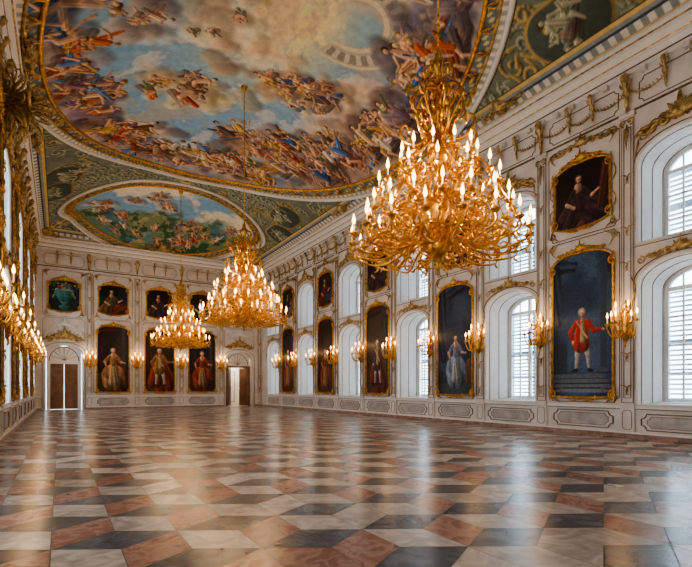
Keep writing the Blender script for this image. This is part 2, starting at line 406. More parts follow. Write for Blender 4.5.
# ------------------------------------------------------------------ floor
def marble(name,c,c2,vein):
    m=bpy.data.materials.new(name); m.use_nodes=True; nt=m.node_tree; b=nt.nodes['Principled BSDF']
    tc=nt.nodes.new('ShaderNodeTexCoord'); a=nt.nodes.new('ShaderNodeAttribute'); a.attribute_name='Col'
    ad=nt.nodes.new('ShaderNodeVectorMath'); ad.operation='MULTIPLY_ADD'; ad.inputs[1].default_value=(7,7,7)
    nt.links.new(a.outputs['Color'],ad.inputs[0]); nt.links.new(tc.outputs['Object'],ad.inputs[2])
    n=nt.nodes.new('ShaderNodeTexNoise'); n.inputs['Scale'].default_value=4.5; n.inputs['Detail'].default_value=8
    n.inputs['Distortion'].default_value=1.2
    nt.links.new(ad.outputs[0],n.inputs['Vector'])
    r=nt.nodes.new('ShaderNodeValToRGB'); e=r.color_ramp.elements
    e[0].position=.3; e[0].color=tuple(s2l(c2))+(1,); e[1].position=.6; e[1].color=tuple(s2l(c))+(1,)
    x=e.new(.5); x.color=tuple(s2l(vein))+(1,)
    nt.links.new(n.outputs['Fac'],r.inputs['Fac'])
    sp=nt.nodes.new('ShaderNodeSeparateColor'); nt.links.new(a.outputs['Color'],sp.inputs[0])
    mr=nt.nodes.new('ShaderNodeMapRange'); mr.inputs[3].default_value=.78; mr.inputs[4].default_value=1.15
    nt.links.new(sp.outputs[0],mr.inputs[0])
    v=nt.nodes.new('ShaderNodeVectorMath'); v.operation='SCALE'; nt.links.new(r.outputs[0],v.inputs[0]); nt.links.new(mr.outputs[0],v.inputs['Scale'])
    nt.links.new(v.outputs[0],b.inputs['Base Color'])
    n2=nt.nodes.new('ShaderNodeTexNoise'); n2.inputs['Scale'].default_value=2; n2.inputs['Detail'].default_value=5
    nt.links.new(tc.outputs['Object'],n2.inputs['Vector'])
    m2=nt.nodes.new('ShaderNodeMapRange'); m2.inputs[3].default_value=.16; m2.inputs[4].default_value=.32
    nt.links.new(n2.outputs['Fac'],m2.inputs[0]); nt.links.new(m2.outputs[0],b.inputs['Roughness'])
    b.inputs['Specular IOR Level'].default_value=.5
    return m
MF=[marble('cream_marble',(.80,.77,.74),(.63,.60,.58),(.73,.70,.67)),
    marble('grey_marble',(.36,.40,.45),(.24,.28,.33),(.30,.34,.39)),
    marble('red_marble',(.59,.42,.37),(.42,.29,.26),(.69,.54,.49)),
    mat('grout',(.22,.19,.17),.6,var=.1)]
mb=MB(MF); S=.52; cols=[]
e30=(S*math.cos(math.radians(30)),S*.5); e150=(-e30[0],S*.5); e270=(0,-S)
rr=random.Random(5)
for j in range(-4,int((YF-YB)/(1.5*S))+4):
    for i in range(-3,int((XR-XL)/(math.sqrt(3)*S))+3):
        cx=XL+i*math.sqrt(3)*S+(j%2)*math.sqrt(3)/2*S+.2; cy=YB+j*1.5*S
        for (a,b,m) in ((e30,e150,1),(e150,e270,0),(e270,e30,2)):
            Q=[(cx,cy),(cx+a[0],cy+a[1]),(cx+a[0]+b[0],cy+a[1]+b[1]),(cx+b[0],cy+b[1])]
            if max(q[0] for q in Q)<XL or min(q[0] for q in Q)>XR or max(q[1] for q in Q)<YB or min(q[1] for q in Q)>YF: continue
            mx=sum(q[0] for q in Q)/4; my=sum(q[1] for q in Q)/4
            Q=[(min(max(mx+(q[0]-mx)*.985,XL),XR),min(max(my+(q[1]-my)*.985,YB),YF),0) for q in Q]
            mm=m
            if m==0 and rr.random()<.1: mm=2
            if m==2 and rr.random()<.3: mm=0
            mb.quad(*Q,m=mm); c=(rr.random(),rr.random(),rr.random()); cols+= [c]*4
mb.cols[0]=np.array(cols,dtype=np.float32)
mb.box(XL-.3,XR+.3,YB-.3,YF+.6,-.25,-.004,3)
mb.quad((FAR_X[4]-.9,YF,0),(FAR_X[4]+.9,YF,0),(FAR_X[4]+.9,YF+2.6,0),(FAR_X[4]-.9,YF+2.6,0),0)
put('floor',mb.mesh('floor'))

# ------------------------------------------------------------------ walls
HW=.95; DEP=1.0
def outer(cx,o):
    zb,zs,ri=o; L=[(cx-HW,zb),(cx+HW,zb)]
    for k in range(17):
        a=math.pi*k/16; L.append((cx+HW*math.cos(a),zs+ri*math.sin(a)))
    return L
def inner(cx,o,k=.8,d=.08):
    zb,zs,ri=o; h=HW*k; L=[(cx-h,zb+d),(cx+h,zb+d)]
    for q in range(17):
        a=math.pi*q/16; L.append((cx+h*math.cos(a),zs-d*.5+ri*.85*math.sin(a)))
    return L
OPL=(.80,3.65,.55); OPU=(4.65,6.5,.55); OPD=(0.0,3.1,.55)
HT=9.45
def wall(name,x0,x1,niches,loc,rz,vest=None):
    mb=MB([M_WALL,M_LINE,M_WHITE]); x=x0
    for cx,ops,dep in sorted(niches):
        mb.quad((x,0,0),(cx-HW,0,0),(cx-HW,0,HT),(x,0,HT))
        xs=[cx-HW*math.cos(math.pi*k/16) for k in range(17)]
        low=[0.0]*17
        for o in ops:
            zb,zs,ri=o
            for k in range(16):
                if zb>0: mb.quad((xs[k],0,low[k]),(xs[k+1],0,low[k+1]),(xs[k+1],0,zb),(xs[k],0,zb))
            low=[zs+ri*math.sin(math.pi*k/16) for k in range(17)]
            A=outer(cx,o); B=inner(cx,o) if dep>.6 else inner(cx,o,.9,0)
            n=len(A)
            for k in range(n):
                q=(k+1)%n
                mb.quad((A[k][0],0,A[k][1]),(A[q][0],0,A[q][1]),(B[q][0],dep,B[q][1]),(B[k][0],dep,B[k][1]),2)
            for t in ((.14,.5,.86) if dep>.6 else ()):
                mb.tube([(A[k][0]*(1-t)+B[k][0]*t,dep*t,A[k][1]*(1-t)+B[k][1]*t) for k in range(n)],.013,4,1,closed=True)
            if o[0]>0: mb.tube([(p[0],-.01,p[1]) for p in A],.04,6,2,closed=True)
            else: mb.tube([(p[0],-.01,p[1]) for p in A[1:]+A[:1]],.04,6,2)
            P=[(cx+(p[0]-cx)*1.085,-.008,p[1]+(.08 if p[1]>zs else (-.07 if zb>0 and i<2 else 0))) for i,p in enumerate(A)]
            if zb>0: mb.tube(P,.014,4,1,closed=True)
            else: mb.tube(P[1:]+P[:1],.014,4,1)
        for k in range(16):
            mb.quad((xs[k],0,low[k]),(xs[k+1],0,low[k+1]),(xs[k+1],0,HT),(xs[k],0,HT))
        x=cx+HW
    mb.quad((x,0,0),(x1,0,0),(x1,0,HT),(x,0,HT))
    if vest is not None:   # small lobby behind the open door
        c=vest; a,b,y0,y1,h=c-.9,c+.9,.45,2.6,3.7
        mb.quad((a,y0,0),(a,y1,0),(a,y1,h),(a,y0,h),2); mb.quad((b,y0,0),(b,y1,0),(b,y1,h),(b,y0,h),2)
        mb.quad((a,y1,0),(b,y1,0),(b,y1,h),(a,y1,h),2); mb.quad((a,y0,h),(b,y0,h),(b,y1,h),(a,y1,h),2)
        mb.rectframe(c-.5,c+.5,.2,2.4,y1-.01,.03,.02,1)
    put(name,mb.mesh(name),loc,rz)
wall('wall_right',-YF,-YB,[(-y,(OPL,OPU),DEP) for y in WIN_Y],(XR,0,0),-R90)
wall('wall_left',YB,YF,[(y,(OPL,OPU),DEP) for y in WIN_Y],(XL,0,0),R90)  # window openings on this side are added to let in more light
wall('wall_far',XL,XR,[(FAR_X[0],(OPD,),.45),(FAR_X[4],(OPD,),.45)],(0,YF,0),0,FAR_X[4])
wall('wall_back',-XR,-XL,[],(0,YB,0),math.pi)

# windows -----------------------------------------------------------
def window_mesh(o,louvre):
    mb=MB([M_FRAME,M_GLASS,M_LOUV]); B=inner(0,o); h=HW*.8; zb=B[0][1]; zs=o[1]-.04; ri=o[2]*.85
    y=DEP-.04
    mb.tube([(p[0]*.96,y,p[1]+(.03 if i<2 else -.03)) for i,p in enumerate(B)],.06,4,0,closed=True,smooth=False)
    top=lambda x:zs+ri*math.sqrt(max(0,1-(x/h)**2))
    mb.box(-.05,.05,y-.05,y+.04,zb,top(0),0)
    mb.box(-h,h,y-.05,y+.04,zs-.05,zs+.04,0)
    nz=4 if o is OPL else 3
    for sx in (-1,1):
        mb.box(sx*.375-.018,sx*.375+.018,y-.025,y+.02,zb,top(.375),0)
        for k in range(1,nz):
            z=zb+(zs-zb)*k/nz; mb.box(min(sx*.04,sx*h),max(sx*.04,sx*h),y-.025,y+.02,z-.02,z+.02,0)
        mb.box(sx*.07-.012,sx*.07+.012,y-.075,y-.05,zb+(zs-zb)*.42,zb+(zs-zb)*.5,0)
    for k in range(16):
        x0=-h*math.cos(math.pi*k/16);x1=-h*math.cos(math.pi*(k+1)/16)
        mb.quad((x0,y,zb),(x1,y,zb),(x1,y,top(x1)),(x0,y,top(x0)),1)
    if louvre:
        Y=DEP+.22; zt=zs+.1
        for sx in (-1,1):
            a,b=(sx*.03,sx*(h+.15)); a,b=min(a,b),max(a,b)
            mb.box(a,a+.06,Y,Y+.04,zb-.05,zt,2); mb.box(b-.06,b,Y,Y+.04,zb-.05,zt,2)
            for zz in (zb-.05,(zb+zt)/2,zt-.06): mb.box(a,b,Y,Y+.04,zz,zz+.07,2)
            z=zb+.05
            while z<zt-.08:
                mb.box(a,b,Y,Y+.06,z-.022,z+.028,2); z+=.12
    return mb.mesh('window')
WL=window_mesh(OPL,True); WU=window_mesh(OPU,True); WLn=window_mesh(OPL,False); WUn=window_mesh(OPU,False)
wn=1
for side in (0,1):
    for y in WIN_Y:
        for o,me in ((OPL,WL if side==0 else WLn),(OPU,WU if side==0 else WUn)):  # left-wall windows are added, for more and evener daylight in the hall
            loc,rz=(at_right(y) if side==0 else at_left(y))
            ob=put('window_%d'%wn,me,loc,rz); wn+=1
            ld=bpy.data.lights.new('daylight_portal','AREA'); ld.shape='RECTANGLE'; ld.size=HW*1.6; ld.size_y=o[1]+o[2]*.85-o[0]
            try: ld.cycles.is_portal=True
            except Exception as ex: ld.energy=0
            lo=bpy.data.objects.new('daylight_portal',ld); col.objects.link(lo); lo.parent=ob
            lo.location=(0,DEP+.02,(o[0]+o[1]+o[2])/2); lo.rotation_euler=(-R90,0,0)

# ------------------------------------------------------------------ ornament helpers (local: x along, -y out, z up)
def spiral(cx,cz,r,turns,a0,sgn,y=0,n=14):
    P=[]
    for i in range(n+1):
        t=i/n; a=a0+sgn*turns*2*math.pi*t; q=r*(1-.85*t)
        P.append((cx+q*math.cos(a),y-.03*t,cz+q*math.sin(a)))
    return P
def leaf(mb,x,z,a,l,y,m,bend=.5,r=.03):
    P=[]
    for i in range(5):
        t=i/4; b=a+bend*t; P.append((x+l*t*math.cos(b),y-.04*math.sin(t*3),z+l*t*math.sin(b)))
    mb.tube(P,[r*.5,r,r*.9,r*.6,r*.1],5,m)
def crest(mb,cx,cz,w,h,m,y=-.06):
    for k in range(9):
        a=math.radians(20+k*17.5); l=h*(.62 if k%2==0 else .5)
        if k==4: l=h*.85
        leaf(mb,cx,cz,a,l,y-.02,m,0,.045*h/.5)
    mb.lathe([(0,-.09*h),(.1*h,-.05*h),(.13*h,.02*h),(.08*h,.1*h),(0,.13*h)],(cx,y-.04,cz+.02),8,m)
    for s in (-1,1):
        P=[(cx+s*.05*w,y,cz),(cx+s*.16*w,y-.03,cz+.16*h),(cx+s*.3*w,y-.02,cz+.05*h),(cx+s*.42*w,y,cz-.12*h),(cx+s*.5*w,y-.02,cz-.02*h),(cx+s*.46*w,y-.03,cz+.08*h),(cx+s*.42*w,y-.03,cz)]
        n=len(catmull(P)); mb.tube(catmull(P),[.035*h/.4*(1-.6*i/n) for i in range(n)],5,m)
        mb.tube(spiral(cx+s*.2*w,cz+.02*h,.14*h,1.3,R90,s,y-.02),[.022*h/.4]*15,5,m)
        for q in range(4): leaf(mb,cx+s*(.14+.1*q)*w,cz+.1*h-.05*h*q,R90-s*(.4+.25*q),h*.32,y-.02,m,-s*.8,.028*h/.4)
        leaf(mb,cx+s*.3*w,cz-.02*h,-R90+s*.3,h*.3,y,m,s*.7,.025*h/.4)
def console(mb,cx,z0,z1,m,y=0,w=.07):
    h=z1-z0
    mb.tube([(cx,y-.03,z0),(cx,y-.07,z0+.2*h),(cx,y-.06,z0+.5*h),(cx,y-.14,z0+.75*h),(cx,y-.2,z0+.92*h),(cx,y-.16,z1)],[.02,w*.6,w*.55,w*.8,w,w*.8],6,m)
    for s in (-1,1):
        leaf(mb,cx,z0+.35*h,R90-s*.9,.3*h,y-.06,m,s*.6,w*.35); leaf(mb,cx,z0+.6*h,R90-s*1.1,.32*h,y-.09,m,s*.5,w*.35)
    leaf(mb,cx,z0+.1*h,-R90,.28*h,y-.04,m,.2,w*.4)
def festoon(mb,x0,x1,z,sag,y,m,r=.022):
    P=[(x0+(x1-x0)*t/10,y-.02,z-sag*(1-(2*t/10-1)**2)) for t in range(11)]
    mb.tube(P,[r*(.6+.8*(1-abs(2*t/10-1))) for t in range(11)],5,m)
    for t in range(1,10):
        for s in (-1,1): leaf(mb,P[t][0],P[t][2],s*1.2+.4,.07,y-.03,m,s*.5,.014)
def pilaster(mb,cx,w=.28):
    mb.box(cx-w/2-.03,cx+w/2+.03,-.07,0,.0,.8,0)
    mb.fancyframe(cx-w/2+.03,cx+w/2-.03,.2,.66,-.072,.009,.04,1)
    mb.box(cx-w/2,cx+w/2,-.05,0,.8,7.75,0)
    mb.rectframe(cx-w/2+.05,cx+w/2-.05,.95,7.5,-.05,.016,.014,1)
    mb.rectframe(cx-w/2,cx+w/2,.84,7.7,-.05,.014,.01,1)
    mb.box(cx-w/2-.04,cx+w/2+.04,-.1,0,7.75,7.85,0)
    for s in (-1,1):
        mb.tube(spiral(cx+s*.08,7.62,.09,1.2,-R90,s,-.09),[.02]*15,5,2)
        leaf(mb,cx,7.5,-R90+s*.35,.35,-.07,2,-s*.4,.03)
    leaf(mb,cx,7.55,-R90,.6,-.08,2,0,.035)
    for z in (6.3,5.05,4.2,2.0,1.2):
        for s in (-1,1): leaf(mb,cx,z,R90+s*.5,.2,-.06,2,s*.8,.016); leaf(mb,cx,z,-R90+s*.5,.2,-.06,2,-s*.8,.016)
    console(mb,cx,7.9,8.72,2,-.02,.09)
def cornice_bits(mb,x0,x1):
    x=x0+.3
    while x<x1-.2:
        mb.box(x-.06,x+.06,-.13,0,8.66,8.78,0); x+=.45
    mb.box(x0,x1,-.03,0,7.86,7.9,1); 
def corner_curls(mb,c,w,z0,z1):
    for s in (-1,1):
        for z,u in ((z0,1),(z1,-1)):
            mb.tube(spiral(c+s*(w-.13),z+u*.13,.1,1.2,R90,s*u,-.03),[.018]*15,5,2)
            leaf(mb,c+s*(w-.1),z+u*.1,u*R90,.3,-.03,2,s*u*.5,.022); leaf(mb,c+s*(w-.1),z+u*.1,R90+s*R90,.3,-.03,2,s*u*.5,.022)
def side_trim(name,cs,ws,loc,rz,x0,x1):
    mb=MB([M_WALL,M_LINE,M_AGOLD,M_WHITE,M_INSET])
    for c in cs:
        for s in (-1,1): pilaster(mb,c+s*1.19)
        mb.fancyframe(c-.82,c+.82,.2,.62,-.012,.016); mb.fancyframe(c-.7,c+.7,.26,.56,-.01,.008,.08,1,4)
        mb.fancyframe(c-.98,c+.98,.84,5.16,-.008,.012); mb.fancyframe(c-.98,c+.98,5.24,7.72,-.008,.012)
        mb.fancyframe(c-.95,c+.95,7.98,8.58,-.008,.012,.1)
        for s in (-1,1): console(mb,c+s*.32,8.1,8.7,2,-.01,.055)
        corner_curls(mb,c,.98,5.24,7.72); corner_curls(mb,c,.98,.84,5.16)
        festoon(mb,c-.32,c+.32,8.3,.12,-.03,2); festoon(mb,c+.32,c+1.15,8.35,.14,-.03,2,.016); festoon(mb,c-1.15,c-.32,8.35,.14,-.03,2,.016)
        crest(mb,c,7.6,1.6,.42,2,-.04)
        for s in (-1,1):
            for z in (5.9,6.6): leaf(mb,c+s*.9,z,R90-s*.3,.3,-.03,2,s*.9,.02); leaf(mb,c+s*.9,z,-R90+s*.3,.3,-.03,2,-s*.9,.02)
    for c in ws:
        mb.fancyframe(c-.85,c+.85,.2,.58,-.012,.016); mb.fancyframe(c-.72,c+.72,.26,.52,-.01,.008,.08,1,4)
        mb.fancyframe(c-.9,c+.9,7.98,8.58,-.008,.012,.1)
        crest(mb,c,7.25,1.7,.75,2,-.05); crest(mb,c,4.3,1.4,.42,2,-.04)
        for s in (-1,1):
            console(mb,c+s*.3,8.1,8.7,2,-.01,.055)
            mb.tube(spiral(c+s*.8,7.15,.13,1.3,R90,s,-.04),[.02]*15,5,2); leaf(mb,c+s*.9,7.1,-R90,.45,-.04,2,s*.2,.025)
            mb.tube(spiral(c+s*.85,4.22,.1,1.3,R90,s,-.04),[.018]*15,5,2)
            leaf(mb,c+s*.97,3.6,-R90,.5,-.04,2,s*.2,.025); leaf(mb,c+s*.97,3.6,R90,.35,-.04,2,-s*.4,.022)
            festoon(mb,c+s*.3,c+s*1.1,8.35,.14,-.03,2,.016)
    mb.box(x0,x1,-.045,0,.70,.77,3); mb.box(x0,x1,-.05,0,.685,.7,1)
    cornice_bits(mb,x0,x1)
    put(name,mb.mesh(name),loc,rz)
side_trim('trim_2',[-y for y in PIC_Y],[-y for y in WIN_Y],(XR,0,0),-R90,-YF,-YB)
side_trim('trim_3',list(PIC_Y),list(WIN_Y),(XL,0,0),R90,YB,YF)
mb=MB([M_WALL,M_LINE,M_AGOLD,M_WHITE,M_INSET])
for i in range(4): pilaster(mb,(FAR_X[i]+FAR_X[i+1])/2,.26)
pilaster(mb,XR-.22,.24)
for i,c in enumerate(FAR_X):
    mb.fancyframe(c-1.02,c+1.02,5.16,7.7,-.008,.012); mb.fancyframe(c-.95,c+.95,7.98,8.58,-.008,.012,.1)
    for s in (-1,1): console(mb,c+s*.32,8.1,8.7,2,-.01,.055)
    corner_curls(mb,c,1.0,5.2,7.7)
    if 0<i<4:
        mb.fancyframe(c-.82,c+.82,.2,.62,-.012,.016,.12,1,4); mb.fancyframe(c-1.0,c+1.0,.84,5.1,-.008,.012)
    else:
        crest(mb,c,3.95,1.7,.9,2,-.04); crest(mb,c,4.65,1.2,.5,3,-.06)
        for s in (-1,1): mb.tube(spiral(c+s*.6,4.2,.25,1.4,R90,s,-.05),[.04]*15,6,3); leaf(mb,c+s*.9,3.9,R90,.6,-.05,3,s*.4,.05)
        mb.fancyframe(c-1.0,c+1.0,3.75,5.08,-.008,.012)
gaps=[(XL,FAR_X[0]-1.06),(FAR_X[0]+1.06,FAR_X[4]-1.06),(FAR_X[4]+1.06,XR)]
for a,b in gaps: mb.box(a,b,-.045,0,.70,.77,3)
cornice_bits(mb,XL,XR)
put('trim_4',mb.mesh('trim_4'),(0,YF,0),0)
def base(name,segs,loc,rz):
    mb=MB([M_PINK,M_WHITE])
    for a,b in segs: mb.box(a,b,-.085,0,0,.1,0); mb.box(a,b,-.075,0,.1,.14,1)
    put(name,mb.mesh(name),loc,rz)
base('baseboard_right',[(-YF,-YB)],(XR,0,0),-R90); base('baseboard_left',[(YB,YF)],(XL,0,0),R90)
base('baseboard_far',gaps,(0,YF,0),0); base('baseboard_back',[(-XR,-XL)],(0,YB,0),math.pi)
# cornice sweep
mb=MB([M_WHITE,M_AGOLD,M_LINE])
prof=[(0,8.76,0),(.05,8.78,0),(.05,8.88,2),(.08,8.9,0),(.16,8.99,0),(.16,9.07,1),(.18,9.1,0),(.28,9.2,0),(.28,9.29,1),(.32,9.31,0),(.34,9.37,0),(.34,9.41,0),(0,9.47,0)]
for k in range(len(prof)-1):
    (a,z0,m),(b,z1,_)=prof[k],prof[k+1]
    r=lambda o,z:[(XL+o,YB+o,z),(XR-o,YB+o,z),(XR-o,YF-o,z),(XL+o,YF-o,z)]
    A=r(a,z0);B=r(b,z1)
    for q in range(4):
        w=(q+1)%4; mb.quad(A[q],A[w],B[w],B[q],m)
put('trim_5',mb.mesh('cornice'))

# ------------------------------------------------------------------ doors
def door_mesh(openl):
    mb=MB([M_WOOD,M_WHITE,M_GOLD,M_LINE]); y=.38
    mb.box(-.84,.84,.41,.44,2.6,3.55,1)
    mb.box(-.84,-.66,y-.06,.44,0,2.62,0 if openl else 1); mb.box(.66,.84,y-.06,.44,0,2.62,0 if openl else 1); mb.box(-.84,.84,y-.08,.44,2.55,2.68,0 if openl else 1)
    for s in (-1,1):
        L=MB([]); a,b=0,.655
        L.box(a,b,0,.05,.01,2.55,0)
        for z0,z1 in ((.12,.75),(.85,1.65),(1.75,2.42)):
            L.rectframe(.1,.555,z0,z1,0,.035,.02,0); L.box(.18,.475,-.015,0,z0+.08,z1-.08,0)
        L.box(.58,.63,-.02,0,1.05,1.28,2); L.lathe([(0,-.02),(.03,-.01),(.035,.02),(.0,.05)],(.6,-.05,1.15),8,2)
        ang=(math.radians(55) if openl else 0)
        M=Matrix.Translation((-.66,y,0))@Matrix.Rotation(ang,4,'Z')
        if s>0: M=Matrix.Scale(-1,4,(1,0,0))@M
        mb.add(L,M,{0:0,1:1,2:2})
    for k in range(1,8):
        a=math.pi*k/8; mb.tube([(0,.40,2.75),(.7*math.cos(a),.40,2.75+.72*math.sin(a))],.012,4,3)
    mb.tube([(.72*math.cos(math.pi*k/12),.40,2.72+.78*math.sin(math.pi*k/12)) for k in range(13)],.02,5,3)
    return mb.mesh('door')
put('door_1',door_mesh(False),(FAR_X[0],YF,0),0)
D2=put('door_2',door_mesh(True),(FAR_X[4],YF,0),0)

# ------------------------------------------------------------------ painted portraits
def bgfill(cv,c,c2,seed):
    n=fbm(cv.X,cv.Y,1.1,seed); t=sst(.3,.7,n)[...,None]; cv.A[:]=np.array(c)*(1-t)+np.array(c2)*t
def head(cv,x,z,s,hair,flesh=(.86,.68,.56)):
    cv.cap((x,z-.12*s),(x,z-.22*s),.045*s,.06*s,np.array(flesh)*.85)
    cv.cap((x-.01*s,z+.03*s),(x-.01*s,z-.01*s),.112*s,.105*s,hair)
    cv.cap((x,z+.01*s),(x+.005*s,z-.06*s),.08*s,.055*s,flesh)
    for q in (-.032,.032): cv.cap((x+q*s,z-.005*s),(x+q*s,z-.005*s),.012*s,.012*s,(.15,.1,.08))
    cv.cap((x,z-.02*s),(x,z-.045*s),.009*s,.012*s,np.array(flesh)*.8); cv.cap((x-.015*s,z-.075*s),(x+.015*s,z-.075*s),.008*s,.008*s,(.6,.25,.2))
def man(cv,x,z,s,coat,br=(.74,.70,.62),cape=None,hair=(.62,.58,.54)):
    T=1.72*s
    if cape: cv.cap((x,z+T*.75),(x+.2*s,z+.1),.25*s,.5*s,cape,fold=.22); cv.cap((x,z+T*.8),(x-.2*s,z+.3),.2*s,.35*s,cape,fold=.2)
    for q,f in ((-1,-.14),(1,.16)):
        cv.cap((x+q*.07*s,z+.85*s),(x+f*s,z+.45*s),.1*s,.07*s,br); cv.cap((x+f*s,z+.45*s),(x+f*s*1.2,z+.08*s),.06*s,.04*s,(.74,.72,.68))
        cv.cap((x+f*s*1.2,z+.04*s),(x+f*s*1.2+q*.1*s,z+.02*s),.04*s,.03*s,(.12,.09,.07))
    cv.cap((x,z+1.3*s),(x-.03*s,z+.78*s),.16*s,.26*s,coat,fold=.16)
    cv.cap((x+.01*s,z+1.35*s),(x+.01*s,z+.85*s),.05*s,.08*s,(.72,.62,.42),fold=.1)
    cv.cap((x-.17*s,z+1.36*s),(x-.36*s,z+1.08*s),.07*s,.065*s,coat,fold=.1); cv.cap((x-.36*s,z+1.08*s),(x-.28*s,z+.86*s),.06*s,.055*s,coat)
    cv.cap((x+.17*s,z+1.36*s),(x+.32*s,z+1.1*s),.07*s,.065*s,coat,fold=.1); cv.cap((x+.32*s,z+1.1*s),(x+.55*s,z+1.12*s),.055*s,.05*s,coat)
    cv.cap((x+.58*s,z+1.12*s),(x+.62*s,z+1.1*s),.04*s,.03*s,(.9,.72,.6)); cv.cap((x-.27*s,z+.82*s),(x-.27*s,z+.78*s),.04*s,.03*s,(.9,.72,.6))
    cv.cap((x-.15*s,z+1.38*s),(x+.14*s,z+.92*s),.022*s,.022*s,(.8,.75,.6))
    head(cv,x,z+1.62*s,s,hair)
def woman(cv,x,z,s,dress,under=(.74,.70,.62),cape=None,hair=(.55,.5,.45)):
    if cape: cv.cap((x,z+1.2*s),(x+.45*s,z+.1),.2*s,.5*s,cape,fold=.2)
    cv.cap((x,z+1.0*s),(x,z+.42*s),.15*s,.50*s,dress,fold=.2)
    cv.cap((x,z+.5*s),(x,z+.25*s),.50*s,.48*s,dress,fold=.2)
    cv.cap((x,z+.95*s),(x,z+.2*s),.07*s,.22*s,under,fold=.18)
    cv.cap((x,z+1.36*s),(x,z+1.02*s),.16*s,.11*s,dress,fold=.1); cv.cap((x,z+1.42*s),(x,z+1.38*s),.11*s,.12*s,(.86,.68,.56))
    cv.cap((x-.16*s,z+1.36*s),(x-.34*s,z+1.1*s),.07*s,.09*s,dress,fold=.1); cv.cap((x-.34*s,z+1.1*s),(x-.3*s,z+.92*s),.045*s,.04*s,(.86,.68,.56))
    cv.cap((x+.16*s,z+1.36*s),(x+.32*s,z+1.1*s),.07*s,.09*s,dress,fold=.1); cv.cap((x+.32*s,z+1.1*s),(x+.5*s,z+1.06*s),.045*s,.035*s,(.86,.68,.56))
    head(cv,x,z+1.62*s,s,hair)
FW,FH0,FH1=.84,.98,4.45
def full_canvas(k):
    cv=Cv(-FW,FW,FH0-.1,FH1+.42,.018); 
    bgs=[((.15,.22,.32),(.28,.37,.48)),((.12,.17,.26),(.22,.29,.39)),((.12,.10,.10),(.26,.20,.17)),((.10,.08,.08),(.24,.17,.14)),((.12,.1,.09),(.26,.2,.15)),((.11,.08,.07),(.27,.18,.13)),((.1,.11,.14),(.2,.18,.2))]
    bgfill(cv,*bgs[k%7],seed=60+k); z=FH0
    if k==0:
        cv.rect(.5,.66,z+.75,9,(.22,.29,.37)); cv.rect(.46,.70,z+.65,z+.75,(.32,.37,.42)); cv.rect(-.9,-.42,z+.62,z+1.4,(.2,.24,.28))
        cv.cap((-.9,z+3.7),(-.3,z+3.5),.4,.2,(.22,.30,.40),fold=.25); cv.cap((-.85,z+3.4),(-.7,z+2.0),.25,.12,(.22,.30,.40),fold=.25)
    elif k%2==0:
        cv.rect(.45,.66,z+.9,9,(.24,.25,.28)); cv.rect(.42,.70,z+.75,z+.9,(.3,.3,.32)); cv.cap((-.9,z+3.6),(.1,z+3.6),.35,.2,(.30,.14,.11),fold=.25)
        cv.cap((-.75,z+.4),(-.75,z+.9),.22,.2,(.38,.26,.16),fold=.2)
    else:
        cv.cap((-.9,z+3.7),(-.55,z+1.3),.45,.2,(.34,.12,.1) if k!=1 else (.18,.24,.34),fold=.25); cv.cap((.8,z+3.9),(-.2,z+3.6),.3,.25,(.32,.11,.1) if k!=1 else (.16,.22,.32),fold=.25)
        cv.cap((.72,z+.4),(.72,z+1.0),.2,.22,(.42,.3,.18),fold=.2)
    if k==0:
        for q in range(4): cv.rect(-.9,.9-.1*q,z+.1+.13*q,z+.2+.13*q,(.46-.03*q,.50-.03*q,.54-.03*q)); cv.rect(-.9,.9,z+.2+.13*q,z+.23+.13*q,(.2,.23,.27))
        man(cv,.02,z+.66,.95,(.74,.20,.15))
    elif k==1: cv.rect(-.9,.9,z-.2,z+.4,(.26,.27,.3)); woman(cv,.05,z+.4,.95,(.44,.50,.60),(.62,.63,.66),None,(.3,.26,.24))
    elif k==2: cv.rect(-.9,.9,z-.2,z+.5,(.3,.25,.22)); man(cv,0,z+.35,1.12,(.25,.24,.28),cape=(.45,.17,.13))
    elif k==3: cv.rect(-.9,.9,z-.2,z+.5,(.28,.2,.17)); woman(cv,0,z+.3,1.1,(.52,.24,.17),(.6,.48,.32),None,(.4,.35,.3))
    elif k==4: cv.rect(-.9,.9,z-.2,z+.5,(.28,.2,.16)); woman(cv,0,z+.35,1.25,(.60,.44,.30),(.68,.58,.44),(.4,.2,.12))
    elif k==5: cv.rect(-.9,.9,z-.2,z+.5,(.34,.24,.18)); man(cv,0,z+.35,1.3,(.60,.44,.26),cape=(.58,.24,.16))
    else: cv.rect(-.9,.9,z-.2,z+.5,(.28,.18,.14)); woman(cv,0,z+.35,1.25,(.56,.24,.17),(.62,.5,.36),None,(.5,.46,.4))
    v=1-.35*np.clip((np.abs(cv.X)/FW)**3,0,1); cv.A*=v[...,None]
    return cv
UZ0,UZ1,UW=5.62,6.95,.76
